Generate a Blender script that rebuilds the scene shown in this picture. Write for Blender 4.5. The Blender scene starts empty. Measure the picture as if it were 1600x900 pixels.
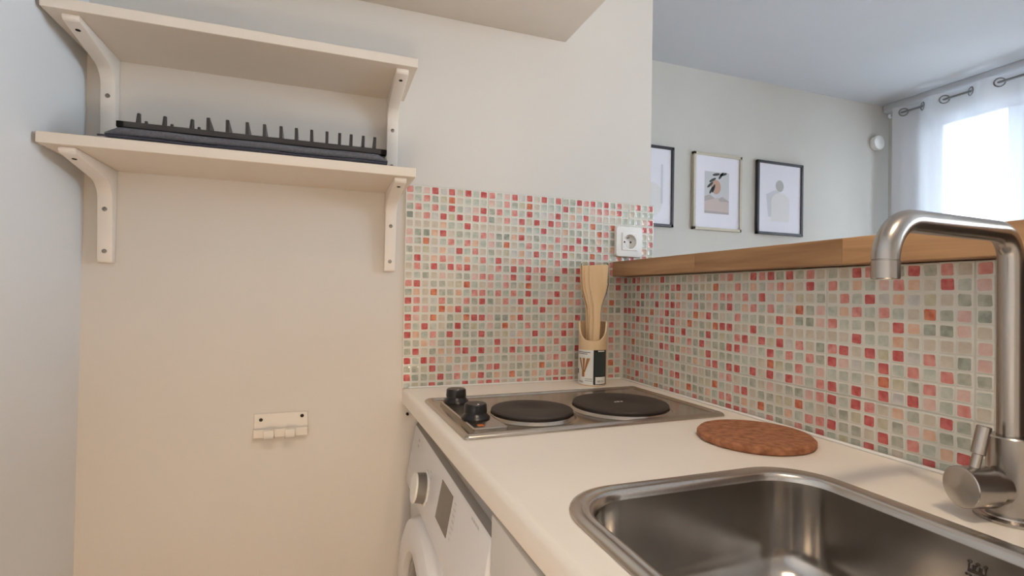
import bpy, bmesh, math, random
from mathutils import Vector, Matrix
random.seed(7)
S = bpy.context.scene
COL = S.collection
Z0 = 0.90            # height of the worktop above the floor; all coordinates below are relative to the worktop corner
PI = math.pi

# ------------------------------------------------------------------ camera
cam = bpy.data.cameras.new('camera')
cam.sensor_width = 36.0
cam.lens = 36.0 * 798.07 / 1600.0
cam.clip_start = 0.02
co = bpy.data.objects.new('camera', cam)
COL.objects.link(co)
Rv = Vector((0.94036192, -0.33976065, 0.01679785))
Uv = Vector((-0.02011308, -0.00623805, 0.99977825))
Fv = Vector((0.33958052, 0.94049125, 0.01269966))
M = Matrix.Identity(4)
for i in range(3):
    M[i][0] = Rv[i]; M[i][1] = Uv[i]; M[i][2] = -Fv[i]
M[0][3], M[1][3], M[2][3] = -0.7556, -1.2017, 0.2211 + Z0
co.matrix_world = M
S.camera = co

# ------------------------------------------------------------------ world, lamps, exposure
W = bpy.data.worlds.new('sky')
S.world = W
W.use_nodes = True
bg = W.node_tree.nodes['Background']
bg.inputs['Color'].default_value = (0.74, 0.88, 1.0, 1)
bg.inputs['Strength'].default_value = 11.5
S.view_settings.view_transform = 'Standard'
S.view_settings.look = 'None'
S.view_settings.gamma = 1.0
S.view_settings.use_curve_mapping = False
S.view_settings.exposure = 0.03

def lamp(name, loc, watts, color, radius):
    l = bpy.data.lights.new(name, 'POINT')
    l.energy = watts; l.color = color; l.shadow_soft_size = radius
    o = bpy.data.objects.new(name, l)
    o.location = (loc[0], loc[1], loc[2] + Z0)
    COL.objects.link(o)
WARM = (1.0, 0.80, 0.57)
def downlight(name, loc, watts, color, radius, angle, blend):
    l = bpy.data.lights.new(name, 'SPOT')
    l.energy = watts; l.color = color; l.shadow_soft_size = radius
    l.spot_size = math.radians(angle); l.spot_blend = blend
    o = bpy.data.objects.new(name, l)
    o.location = (loc[0], loc[1], loc[2] + Z0)
    COL.objects.link(o)
downlight('ceiling_spot', (-0.58, -1.42, 1.44), 18.0, WARM, 0.04, 113, 0.45)
downlight('ceiling_spot', (-0.36, -1.46, 1.44), 18.0, WARM, 0.04, 113, 0.45)
lamp('low_warm_fill', (-0.85, -1.9, -0.50), 22.0, (1.0, 0.76, 0.49), 0.12)  # added warm fill low behind the camera, brightens the lower wall

def portal(name, loc, h, w, rot):
    l = bpy.data.lights.new(name, 'AREA')
    l.shape = 'RECTANGLE'; l.size = h; l.size_y = w
    l.cycles.is_portal = True
    o = bpy.data.objects.new(name, l)
    o.location = (loc[0], loc[1], loc[2] + Z0)
    o.rotation_euler = rot
    COL.objects.link(o)

# ------------------------------------------------------------------ materials
def lin(c):
    return tuple(((v / 255.0) / 12.92 if v / 255.0 <= 0.04045 else ((v / 255.0 + 0.055) / 1.055) ** 2.4) for v in c)

def mat(name, rgb, rough=0.5, metal=0.0, var=0.0, scale=20.0, bump=0.0, bscale=200.0, rgb2=None, coat=0.0, stretch=None, spec=0.5):
    m = bpy.data.materials.new(name)
    m.use_nodes = True
    nt = m.node_tree
    b = nt.nodes['Principled BSDF']
    c = lin(rgb)
    b.inputs['Base Color'].default_value = (*c, 1)
    b.inputs['Roughness'].default_value = rough
    b.inputs['Metallic'].default_value = metal
    b.inputs['Specular IOR Level'].default_value = spec
    if coat: b.inputs['Coat Weight'].default_value = coat
    geo = nt.nodes.new('ShaderNodeNewGeometry')
    src = geo.outputs['Position']
    if stretch:
        mp = nt.nodes.new('ShaderNodeMapping')
        mp.inputs['Scale'].default_value = stretch
        nt.links.new(src, mp.inputs['Vector'])
        src = mp.outputs['Vector']
    if var or rgb2:
        n = nt.nodes.new('ShaderNodeTexNoise')
        n.inputs['Scale'].default_value = scale
        n.inputs['Detail'].default_value = 4
        nt.links.new(src, n.inputs['Vector'])
        r = nt.nodes.new('ShaderNodeValToRGB')
        r.color_ramp.elements[0].position = 0.35
        r.color_ramp.elements[1].position = 0.65
        if rgb2:
            a, z = lin(rgb), lin(rgb2)
        else:
            a = tuple(v * (1 - var) for v in c); z = tuple(min(1, v * (1 + var)) for v in c)
        r.color_ramp.elements[0].color = (*a, 1)
        r.color_ramp.elements[1].color = (*z, 1)
        nt.links.new(n.outputs['Fac'], r.inputs['Fac'])
        nt.links.new(r.outputs['Color'], b.inputs['Base Color'])
    if bump:
        n2 = nt.nodes.new('ShaderNodeTexNoise')
        n2.inputs['Scale'].default_value = bscale
        nt.links.new(src, n2.inputs['Vector'])
        bp = nt.nodes.new('ShaderNodeBump')
        bp.inputs['Strength'].default_value = bump
        bp.inputs['Distance'].default_value = 0.001
        nt.links.new(n2.outputs['Fac'], bp.inputs['Height'])
        nt.links.new(bp.outputs['Normal'], b.inputs['Normal'])
    return m

def wood(name, dark, light, axis='Y', rough=0.45, scale=1.0):
    m = bpy.data.materials.new(name)
    m.use_nodes = True
    nt = m.node_tree; b = nt.nodes['Principled BSDF']
    geo = nt.nodes.new('ShaderNodeNewGeometry')
    oi = nt.nodes.new('ShaderNodeObjectInfo')
    mp = nt.nodes.new('ShaderNodeMapping')
    s = {'X': (3, 40, 40), 'Y': (40, 3, 40), 'Z': (40, 40, 3)}[axis]
    mp.inputs['Scale'].default_value = tuple(v * scale for v in s)
    cv = nt.nodes.new('ShaderNodeVectorMath'); cv.operation = 'SCALE'
    cv.inputs[0].default_value = (7.3, 11.1, 5.7)
    nt.links.new(oi.outputs['Random'], cv.inputs['Scale'])
    ad = nt.nodes.new('ShaderNodeVectorMath'); ad.operation = 'ADD'
    nt.links.new(geo.outputs['Position'], ad.inputs[0])
    nt.links.new(cv.outputs['Vector'], ad.inputs[1])
    nt.links.new(ad.outputs['Vector'], mp.inputs['Vector'])
    n = nt.nodes.new('ShaderNodeTexNoise')
    n.inputs['Scale'].default_value = 1.0; n.inputs['Detail'].default_value = 6; n.inputs['Distortion'].default_value = 0.8
    nt.links.new(mp.outputs['Vector'], n.inputs['Vector'])
    r = nt.nodes.new('ShaderNodeValToRGB')
    r.color_ramp.elements[0].position = 0.3; r.color_ramp.elements[1].position = 0.7
    r.color_ramp.elements[0].color = (*lin(dark), 1); r.color_ramp.elements[1].color = (*lin(light), 1)
    nt.links.new(n.outputs['Fac'], r.inputs['Fac'])
    hs = nt.nodes.new('ShaderNodeHueSaturation')
    mr = nt.nodes.new('ShaderNodeMapRange')
    mr.inputs['To Min'].default_value = 0.85; mr.inputs['To Max'].default_value = 1.12
    nt.links.new(oi.outputs['Random'], mr.inputs['Value'])
    nt.links.new(mr.outputs['Result'], hs.inputs['Value'])
    nt.links.new(r.outputs['Color'], hs.inputs['Color'])
    nt.links.new(hs.outputs['Color'], b.inputs['Base Color'])
    b.inputs['Roughness'].default_value = rough
    return m

def sheer(name, rgb, clear, gloss=0.0, rough=0.1):
    """a thin see-through film or fabric"""
    m = bpy.data.materials.new(name)
    m.use_nodes = True
    nt = m.node_tree
    nt.nodes.remove(nt.nodes['Principled BSDF'])
    out = nt.nodes['Material Output']
    tr = nt.nodes.new('ShaderNodeBsdfTransparent')
    mx = nt.nodes.new('ShaderNodeMixShader')
    mx.inputs['Fac'].default_value = 1 - clear
    nt.links.new(tr.outputs[0], mx.inputs[1])
    if gloss:
        g = nt.nodes.new('ShaderNodeBsdfGlossy'); g.inputs['Roughness'].default_value = rough
        lw = nt.nodes.new('ShaderNodeLayerWeight'); lw.inputs['Blend'].default_value = gloss
        nt.links.new(lw.outputs['Fresnel'], mx.inputs['Fac'])
        nt.links.new(g.outputs[0], mx.inputs[2])
    else:
        d = nt.nodes.new('ShaderNodeBsdfDiffuse'); t = nt.nodes.new('ShaderNodeBsdfTranslucent')
        for n in (d, t): n.inputs['Color'].default_value = (*lin(rgb), 1)
        m2 = nt.nodes.new('ShaderNodeMixShader'); m2.inputs['Fac'].default_value = 0.22
        nt.links.new(d.outputs[0], m2.inputs[1]); nt.links.new(t.outputs[0], m2.inputs[2])
        nt.links.new(m2.outputs[0], mx.inputs[2])
    nt.links.new(mx.outputs[0], out.inputs['Surface'])
    return m

M_WALL = mat('cream_paint', (216, 210, 202), 0.7, var=0.015, scale=3, bump=0.05, bscale=120)
M_LWALL = mat('white_paint', (228, 230, 232), 0.7, var=0.015, scale=3, bump=0.05, bscale=120)
M_GREIGE = mat('greige_paint', (204, 200, 192), 0.75, var=0.015, scale=3)
M_CEIL = mat('ceiling_paint', (200, 202, 206), 0.8, var=0.01, scale=3)
M_SOFF = mat('soffit_paint', (214, 205, 194), 0.7, var=0.01)
M_FLOOR = wood('oak_floor', (150, 112, 78), (186, 148, 110), 'Y', 0.4)
M_SHELF = mat('cream_melamine', (224, 213, 199), 0.45, var=0.01)
M_BRACKET = mat('bracket_white', (232, 224, 214), 0.4)
M_SCREW = mat('screw_steel', (150, 145, 138), 0.35, 1.0)
M_HOLE = mat('dark_recess', (28, 22, 20), 0.8)
M_BLACK = mat('black_plastic', (17, 16, 17), 0.3)
M_RACK = mat('rack_plastic', (52, 48, 46), 0.36)
M_FELT = mat('charcoal_felt', (98, 99, 106), 0.95, var=0.15, scale=250, bump=0.6, bscale=900)
M_EDGE = mat('navy_binding', (62, 62, 76), 0.9)
M_TOP = mat('cream_laminate', (241, 233, 222), 0.38, var=0.012, scale=8)
M_STEEL = mat('brushed_steel', (200, 194, 186), 0.24, 1.0, var=0.06, scale=6, stretch=(60, 3, 60), bump=0.02, bscale=60)
M_SINK = mat('sink_steel', (188, 183, 177), 0.19, 1.0, var=0.10, scale=14, bump=0.12, bscale=28)
M_TAP = mat('tap_nickel', (174, 168, 162), 0.27, 1.0, var=0.03, scale=8, stretch=(30, 30, 2))
M_HOB = mat('hob_steel', (190, 182, 172), 0.26, 1.0, var=0.06, scale=8, stretch=(3, 60, 60))
M_IRON = mat('cast_iron_plate', (50, 42, 38), 0.55, var=0.12, scale=30, bump=0.2, bscale=600)
M_ORANGE = mat('orange_mark', (214, 110, 40), 0.5)
M_WHITE = mat('white_plastic', (240, 238, 234), 0.35)
M_WASH = mat('white_enamel', (232, 230, 230), 0.3)
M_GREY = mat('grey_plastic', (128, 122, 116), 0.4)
M_DARKGLASS = mat('dark_display', (104, 96, 88), 0.15)
M_CAB = mat('cabinet_white', (226, 220, 212), 0.45)
M_CORK = mat('cork', (138, 88, 58), 0.9, rgb2=(176, 118, 84), scale=90, bump=0.8, bscale=260)
M_COUNTER = wood('oak_counter', (146, 106, 70), (190, 148, 106), 'Y', 0.4)
M_BROWN = wood('dark_brown_wood', (54, 38, 28), (78, 56, 42), 'Z', 0.6)
M_SPAT = wood('beech', (232, 192, 140), (244, 214, 170), 'Z', 0.45)
M_POT = mat('bamboo_beige', (226, 196, 156), 0.4, var=0.03, scale=12)
M_PAPER = mat('label_paper', (226, 226, 220), 0.5)
M_LBLACK = mat('label_black', (24, 26, 30), 0.3)
M_LGREEN = mat('label_dark_green', (44, 56, 56), 0.3)
M_INK = mat('grey_ink', (96, 98, 98), 0.6)
M_BRONZE = mat('label_brown', (164, 108, 52), 0.5)
M_FRAMEB = mat('black_frame', (48, 46, 50), 0.4)
M_FRAMEW = mat('pale_wood_frame', (196, 186, 166), 0.45, var=0.05, scale=40)
M_MOUNT = mat('mount_board', (238, 236, 244), 0.7)
M_PRINTBG = mat('print_grey', (208, 208, 210), 0.7)
M_LEAF = mat('print_leaf', (74, 80, 78), 0.7)
M_TAN = mat('print_tan', (196, 160, 142), 0.7)
M_ROSE = mat('print_rose', (208, 192, 187), 0.7)
M_TAUPE = mat('print_taupe', (184, 174, 172), 0.7)
M_PALE = mat('print_pale', (230, 228, 228), 0.7)
M_SHADOWG = mat('print_soft_grey', (214, 214, 220), 0.7)
M_STONE = mat('print_stone', (184, 182, 180), 0.7)
M_RODM = mat('rod_metal', (140, 140, 140), 0.35, 1.0)
M_WINF = mat('window_white', (226, 228, 232), 0.4)
M_FACADE = mat('facade_cream', (172, 148, 116), 0.9, var=0.05)
M_CURT = sheer('white_voile', (232, 234, 240), 0.36)
M_GLASS = sheer('clear_glass', (255, 255, 255), 0.9, gloss=0.07, rough=0.08)
M_FILM = sheer('clear_film', (255, 255, 255), 0.9, gloss=0.06, rough=0.12)
M_SLAB = mat('tile_grout_glaze', (218, 215, 204), 0.10, var=0.03, scale=25)
PAL = {  # glaze colours of the mosaic squares: darker wash, lighter wash
    'R': ((184, 78, 78), (208, 118, 112)), 'K': ((204, 124, 118), (222, 160, 150)), 'P': ((212, 172, 162), (220, 190, 180)),
    'O': ((188, 96, 70), (218, 140, 108)), 'S': ((212, 168, 142), (222, 188, 164)), 'b': ((196, 184, 166), (208, 198, 182)),
    'y': ((188, 181, 152), (204, 197, 174)), 'g': ((160, 163, 148), (190, 189, 174)), 'G': ((140, 147, 134), (174, 178, 164)),
    't': ((176, 183, 170), (200, 202, 190)), 'w': ((192, 190, 186), (208, 204, 198))}
M_PAL = {k: mat('glaze_' + n, v[0], 0.12, rgb2=v[1], scale=85) for (k, v), n in zip(PAL.items(), ('red', 'coral', 'pink', 'rust', 'peach', 'beige', 'straw', 'sage', 'moss', 'mint', 'pearl'))}

# ------------------------------------------------------------------ object helpers
def _finish(me, mats, smooth):
    for m in (mats if isinstance(mats, (list, tuple)) else [mats]):
        me.materials.append(m)
    if smooth:
        me.shade_smooth()
        me.set_sharp_from_angle(angle=math.radians(smooth))

def thing(name, label, cat, loc, rotz=0.0, group=None):
    o = bpy.data.objects.new(name, None)
    o.empty_display_size = 0.05
    o.location = (loc[0], loc[1], loc[2] + Z0); o.rotation_euler = (0, 0, rotz)
    COL.objects.link(o)
    o['label'] = label; o['category'] = cat
    if group: o['group'] = group
    o['origin'] = tuple(loc)
    return o

def _root_loc(o):
    while o.parent: o = o.parent
    return Vector(o['origin'][:]) if 'origin' in o else Vector((0, 0, 0))

def obj(name, bm, m, parent=None, loc=None, smooth=35, local=False, label=None):
    """link a bmesh (in scene coordinates unless local) as one mesh object"""
    me = bpy.data.meshes.new(name)
    bmesh.ops.recalc_face_normals(bm, faces=bm.faces[:])
    off = _root_loc(parent) if parent else Vector(loc or (0, 0, 0))
    if not local: bm.transform(Matrix.Translation(-off))
    bm.to_mesh(me); bm.free()
    _finish(me, m, smooth)
    o = bpy.data.objects.new(name, me)
    COL.objects.link(o)
    if parent: o.parent = parent
    else:
        o.location = (off[0], off[1], off[2] + Z0)
        o['origin'] = tuple(off)
    if label: o['label'] = label
    return o

def tag(o, label, cat, group=None):
    o['label'] = label; o['category'] = cat
    if group: o['group'] = group
    return o

def struct(name, bm, m, label, smooth=35, cat='wall'):
    o = obj(name, bm, m, smooth=smooth)
    o['kind'] = 'structure'; o['label'] = label; o['category'] = cat
    return o

# ------------------------------------------------------------------ shape helpers (all add to a bmesh)
def B(): return bmesh.new()

def box(bm, x0, x1, y0, y1, z0, z1, bev=0.0, seg=2):
    t = bmesh.new()
    bmesh.ops.create_cube(t, size=1.0)
    bmesh.ops.scale(t, vec=(abs(x1 - x0), abs(y1 - y0), abs(z1 - z0)), verts=t.verts)
    bmesh.ops.translate(t, vec=((x0 + x1) / 2, (y0 + y1) / 2, (z0 + z1) / 2), verts=t.verts)
    if bev: bmesh.ops.bevel(t, geom=t.edges[:], offset=bev, segments=seg, profile=0.5, affect='EDGES')
    _merge(bm, t)
    return bm

def _merge(bm, t, mat4=None):
    if mat4: t.transform(mat4)
    me = bpy.data.meshes.new('tmp'); t.to_mesh(me); t.free()
    bm.from_mesh(me); bpy.data.meshes.remove(me)

def lathe(bm, prof, n=40, at=(0, 0, 0), axis=None, close=False):
    """prof = [(r, h)]; revolved about Z (or axis) through at"""
    t = bmesh.new(); rings = []
    for r, h in prof:
        if r < 1e-6: rings.append([t.verts.new((0, 0, h))])
        else: rings.append([t.verts.new((r * math.cos(2 * PI * i / n), r * math.sin(2 * PI * i / n), h)) for i in range(n)])
    for a, b in zip(rings, rings[1:]):
        for i in range(n):
            j = (i + 1) % n
            if len(a) == 1 and len(b) == 1: continue
            if len(a) == 1: t.faces.new((a[0], b[i], b[j]))
            elif len(b) == 1: t.faces.new((a[i], a[j], b[0]))
            else: t.faces.new((a[i], a[j], b[j], b[i]))
    q = Matrix.Translation(at)
    if axis: q = q @ Vector((0, 0, 1)).rotation_difference(Vector(axis)).to_matrix().to_4x4()
    _merge(bm, t, q)
    return bm

def cyl(bm, p0, p1, r0, r1=None, n=24, bev=0.0):
    p0, p1 = Vector(p0), Vector(p1); L = (p1 - p0).length
    r1 = r0 if r1 is None else r1
    prof = [(0, 0), (r0 - bev, 0), (r0, bev), (r1, L - bev), (r1 - bev, L), (0, L)] if bev else [(0, 0), (r0, 0), (r1, L), (0, L)]
    return lathe(bm, prof, n, p0, (p1 - p0))

def tube(bm, pts, r, n=24, cap=True):
    t = bmesh.new(); rings = []
    pts = [Vector(p) for p in pts]
    up = Vector((0, 1, 0)); prev = None
    for k, p in enumerate(pts):
        d = (pts[min(k + 1, len(pts) - 1)] - pts[max(k - 1, 0)]).normalized()
        if prev is None:
            a = d.cross(up)
            if a.length < 1e-3: a = d.cross(Vector((1, 0, 0)))
            a.normalize()
        else:
            a = (prev - d * prev.dot(d)).normalized()
        prev = a; b = d.cross(a)
        rr = r[k] if isinstance(r, (list, tuple)) else r
        rings.append([t.verts.new(p + rr * (math.cos(2 * PI * i / n) * a + math.sin(2 * PI * i / n) * b)) for i in range(n)])
    for a, b in zip(rings, rings[1:]):
        for i in range(n):
            t.faces.new((a[i], a[(i + 1) % n], b[(i + 1) % n], b[i]))
    if cap:
        t.faces.new(rings[0]); t.faces.new(rings[-1][::-1])
    _merge(bm, t)
    return bm

def prism(bm, pts, d0, d1, plane='YZ', bev=0.0, seg=2):
    """extrude an outline; plane YZ -> along X, XZ -> along Y, XY -> along Z"""
    t = bmesh.new()
    f = {'YZ': lambda a, b, d: (d, a, b), 'XZ': lambda a, b, d: (a, d, b), 'XY': lambda a, b, d: (a, b, d)}[plane]
    v0 = [t.verts.new(f(a, b, d0)) for a, b in pts]; v1 = [t.verts.new(f(a, b, d1)) for a, b in pts]
    n = len(pts)
    t.faces.new(v0); t.faces.new(v1[::-1])
    for i in range(n): t.faces.new((v0[i], v0[(i + 1) % n], v1[(i + 1) % n], v1[i]))
    bmesh.ops.recalc_face_normals(t, faces=t.faces[:])
    if bev:
        es = [e for e in t.edges if len(e.link_faces) == 2 and e.calc_face_angle(0) > 0.5]
        bmesh.ops.bevel(t, geom=es, offset=bev, segments=seg, profile=0.5, affect='EDGES')
    _merge(bm, t)
    return bm

def rrect(hx, hy, r, n=8):
    pts = []
    for cx, cy, a0 in ((hx - r, hy - r, 0), (-hx + r, hy - r, PI / 2), (-hx + r, -hy + r, PI), (hx - r, -hy + r, 1.5 * PI)):
        for k in range(n + 1):
            a = a0 + PI / 2 * k / n
            pts.append((cx + r * math.cos(a), cy + r * math.sin(a)))
    return pts

def loft(bm, loops, cap0=False, cap1=False):
    t = bmesh.new()
    rings = [[t.verts.new(p) for p in L] for L in loops]
    n = len(rings[0])
    for a, b in zip(rings, rings[1:]):
        for i in range(n): t.faces.new((a[i], a[(i + 1) % n], b[(i + 1) % n], b[i]))
    if cap0: t.faces.new(rings[0])
    if cap1: t.faces.new(rings[-1][::-1])
    _merge(bm, t)
    return bm

def quad(bm, *ps):
    bm.faces.new([bm.verts.new(p) for p in ps]); return bm

# ------------------------------------------------------------------ the room
CZ = 1.485           # living-room ceiling
YF = 1.10            # far living-room wall
XW = 2.68            # window wall
YB = -3.2            # wall behind the camera
struct('floor', box(B(), -1.35, 2.95, YB - .15, YF + .15, -0.98, -0.90), M_FLOOR, 'warm oak floor of the kitchen and living room', cat='floor')
struct('ceiling', box(B(), -1.35, 2.95, YB - .15, YF + .15, CZ, CZ + .1), M_CEIL, 'plain white ceiling over the living room', cat='ceiling')
struct('wall_left', box(B(), -1.32, -1.20, YB, YF, -.9, CZ), M_LWALL, 'smooth white wall at the left edge beside the shelves')
wall_back = struct('wall_back', box(B(), -1.20, 0.082, 0.0, YF, -.9, CZ), M_WALL, 'cream kitchen wall behind the shelves and hob')
struct('wall_far', box(B(), -1.32, XW + .2, YF, YF + .12, -.9, CZ), M_GREIGE, 'greige living room wall with three framed prints')
struct('wall_front', box(B(), -1.32, XW + .2, YB - .12, YB, -.9, CZ), M_WALL, 'wall behind the camera')
struct('trim_1', box(B(), -1.20, -0.184, -0.26, 0.0, 0.881, CZ, .002), M_SOFF, 'boxed-in soffit above the shelves, only its underside in view', cat='soffit')

# window wall with two openings
OPEN = [(-0.08, 0.90), (-3.0, -1.1)]
WZ0, WZ1 = -0.72, 1.34
bm = B()
ys = [YB] + [v for o in sorted(OPEN) for v in o] + [YF]
for a, b in zip(ys[0::2], ys[1::2]): box(bm, XW, XW + .2, a, b, -.9, CZ)
for a, b in OPEN:
    box(bm, XW, XW + .2, a, b, -.9, WZ0); box(bm, XW, XW + .2, a, b, WZ1, CZ)
struct('wall_right', bm, M_GREIGE, 'living room wall with the curtained window')
struct('trim_2', box(B(), XW - .07, XW, YB, YF, 1.436, CZ + .012, .020, 4), M_CEIL, 'white moulding running along the top of the window wall', cat='moulding')

def window(name, a, b, label):
    fr = B(); x0, x1 = XW + .012, XW + .075
    for y0, y1, z0, z1 in ((a, b, WZ0, WZ0 + .06), (a, b, WZ1 - .055, WZ1), (a, a + .055, WZ0, WZ1), (b - .055, b, WZ0, WZ1)):
        box(fr, x0, x1, y0, y1, z0, z1, .004)
    o = struct(name, fr, M_WINF, label, cat='window')
    mid = (a + b) / 2
    for y0, y1 in ((a + .055, mid - .004), (mid + .004, b - .055)):
        s = B(); z0, z1 = WZ0 + .06, WZ1 - .055
        w = .062
        for q in ((y0, y0 + w, z0, z1), (y1 - w, y1, z0, z1), (y0, y1, z0, z0 + w), (y0, y1, z1 - .012, z1)):
            box(s, x0 - .015, x1 - .01, *q, .004)
        sa = obj('sash', s, M_WINF, o)
        obj('pane', box(B(), x0 + .015, x0 + .019, y0 + w, y1 - w, z0 + w, z1 - .012), M_GLASS, sa)
    portal('window_portal', (XW + .21, (a + b) / 2, (WZ0 + WZ1) / 2), WZ1 - WZ0, b - a, (0, PI / 2, 0))
    return o
window('window_1', -0.08, 0.90, 'white casement window glowing behind the voile curtain')
window('window_2', -3.0, -1.1, 'unseen second white casement window further along the same wall, placed for daylight')  # unseen window, placed and widened to bring more daylight into the kitchen

# street facade opposite the window
fac = thing('building', 'cream building facade seen through the window pane', 'building', (9.0, 2.0, -6.0))
obj('facade', box(B(), 9.0, 9.4, -3.5, 3.8, 2.15, 7.0), M_FACADE, fac)
obj('ground_floor', box(B(), 8.9, 9.4, -3.5, 3.9, -6, 2.15), M_WINF, fac)
for k in range(3):
    y, z = -2.6 + 2.2 * k, 3.2
    w = obj('window', box(B(), 8.96, 9.02, y - .5, y + .5, z, z + 1.6, .01), M_WINF, fac)
    obj('pane', box(B(), 8.94, 8.955, y - .4, y + .4, z + .1, z + 1.5), M_DARKGLASS, w)

# ------------------------------------------------------------------ half wall with tiled face
wall_bar = struct('wall_bar', box(B(), 0.006, 0.095, -0.822, 0.0, -.9, 0.2735), M_WALL, 'low half wall under the oak bar, tiled on the kitchen side')

# printed 20 cm ceramic tiles, each moulded as ten by ten mosaic squares
A = ["KtPRwRbRtR", "PtKgyObttt", "gKtKtRtwPR", "GbKwRyRbRK", "bbbbSttRbb", "PGGSRbgttK", "PgObtKtKSt", "gbywSwRtKb", "tRbSKPtStK", "bKgRgRKRbt"]
Bp = ["btgbPbggPK", "KRbggyyOtb", "gSbOggStKK", "RKbwKgbKgR", "gKPtOSRgbt", "RPbObgyORR", "KtRtbGRgyt", "RStKgRbggR", "ggSPgyRygg", "gRbgSbKRtR"]
r180 = lambda p: [r[::-1] for r in p[::-1]]
r90 = lambda p: ["".join(p[9 - c][r] for c in range(10)) for r in range(10)]
C, D = r180(Bp), r180(A)
E3 = r90(Bp)
PITCH = 0.02
SQ = {}
def sq_mesh(code, v):
    """one raised glazed square, normal along -Y, centred on the origin; shared by all squares of that colour"""
    k = (code, v)
    if k in SQ: return SQ[k]
    rnd = random.Random(ord(code) * 7 + v)
    def octo(h, c, jit):
        o = [(-h + c, -h), (h - c, -h), (h, -h + c), (h, h - c), (h - c, h), (-h + c, h), (-h, h - c), (-h, -h + c)]
        return [(a + rnd.uniform(-jit, jit), b + rnd.uniform(-jit, jit)) for a, b in o]
    # a low glossy ridge all round, the coloured field lying slightly lower inside it
    vs = [(a, 0.0, b) for a, b in octo(.0096, .0010, 0)] + [(a, -.0008, b) for a, b in octo(.0086, .0016, .0001)] + [(a, -.0004, b) for a, b in octo(.0074, .0014, .0005)]
    fs = [tuple(range(16, 24))]
    for i in range(8):
        j = (i + 1) % 8
        fs += [(i, j, 8 + j, 8 + i), (8 + i, 8 + j, 16 + j, 16 + i)]
    me = bpy.data.meshes.new('mosaic_square'); me.from_pydata(vs, [], fs); me.update()
    bm = bmesh.new(); bm.from_mesh(me); bmesh.ops.recalc_face_normals(bm, faces=bm.faces[:]); bm.to_mesh(me); bm.free()
    me.materials.append(M_PAL[code]); me.materials.append(M_SLAB)
    for k2, p in enumerate(me.polygons):
        if k2: p.material_index = 1
    me.shade_smooth(); me.set_sharp_from_angle(angle=math.radians(80))
    SQ[k] = me
    return me

def ceramic_tile(wall, frame, u0, z_top, pat, c0, c1, r0, r1, single, zmin=None, holes=None):
    """frame maps (u, depth, z) to scene coords. u runs to the right; pattern columns c0..c1, rows r0..r1"""
    ua, ub = u0 + c0 * PITCH + .0006, u0 + c1 * PITCH - .0006
    zt, zb = z_top - r0 * PITCH - .0006, z_top - r1 * PITCH + .0006
    if zmin is not None: zb = max(zb, zmin)
    bm = B(); box(bm, ua, ub, -.0058, 0.0, zb, zt, .0010, 1); bm.transform(frame)
    slab = obj('ceramic_tile', bm, M_SLAB, wall, smooth=0)
    rest = bmesh.new(); codes = list(PAL)
    for r in range(r0, r1):
        for c in range(c0, c1):
            code = pat[r][c]
            u = u0 + (c + .5) * PITCH + random.uniform(-.0004, .0004); z = z_top - (r + .5) * PITCH + random.uniform(-.0004, .0004)
            # outer rows sit a little inwards so that the joint between two ceramic tiles reads wider
            if c == 0: u += .0005
            if c == 9: u -= .0005
            if r == 0: z -= .0005
            if r == 9: z += .0005
            if holes and holes(u, z): continue
            sc = Vector((random.uniform(.96, 1.02), 1, random.uniform(.96, 1.02)))
            if zmin is not None and z - .0096 < zmin:
                top = z + .0096
                if top - zmin < .004: continue
                sc.z = (top - zmin - .0006) / .0192; z = (top + zmin) / 2
            X = frame @ Matrix.Translation((u, -.0056, z)) @ Matrix.Diagonal((sc.x, 1, sc.z, 1))
            me = sq_mesh(code, random.randrange(3))
            if single:
                o = bpy.data.objects.new('mosaic_square', me)
                COL.objects.link(o); o.parent = slab
                o.matrix_local = Matrix.Translation(-_root_loc(wall)) @ X
            else:
                n0 = len(rest.faces)
                t = bmesh.new(); t.from_mesh(me); t.transform(X)
                m2 = bpy.data.meshes.new('tmp'); t.to_mesh(m2); t.free()
                rest.from_mesh(m2); bpy.data.meshes.remove(m2)
                rest.faces.ensure_lookup_table()
                for f in rest.faces[n0:]: f.material_index = codes.index(code) if f.material_index == 0 else len(codes)
    if single: rest.free()
    elif len(rest.faces):
        o = obj('mosaic_squares', rest, [M_PAL[k] for k in codes] + [M_SLAB], slab, smooth=80)
        o['kind'] = 'stuff'
    else: rest.free()
    return slab

FB = Matrix.Identity(4)                                    # back wall: u = X, front face looks to -Y
FR = Matrix(((0, 1, 0, 0.0060), (-1, 0, 0, 0), (0, 0, 1, 0), (0, 0, 0, 1)))   # half wall: u = -Y, front face looks to -X
ZT, XL = 0.4736, -0.590
ZM = 0.0005
FB = Matrix.Translation((0, 0.0056 - 0.0056, 0))
g_ = B(); box(g_, XL + .0008, -.0005, -.0050, -.0002, .0006, ZT - .0008); box(g_, -.0005, .0895, -.0050, -.0002, .2738, ZT - .0008)
obj('grout', g_, M_SLAB, wall_back)
obj('grout', box(B(), .0010, .0055, -.8195, -.0062, .0006, .2724), M_SLAB, wall_bar)
rows = [(ZT, 0, 10), (ZT - .2, 0, 10), (ZT - .4, 0, 4)]
backsheets = [[A, A, E3, A], [Bp, A, D], [C, Bp, Bp]]
sock = lambda u, z: (-.034 < u < .045) and (.326 < z < .409)
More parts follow.
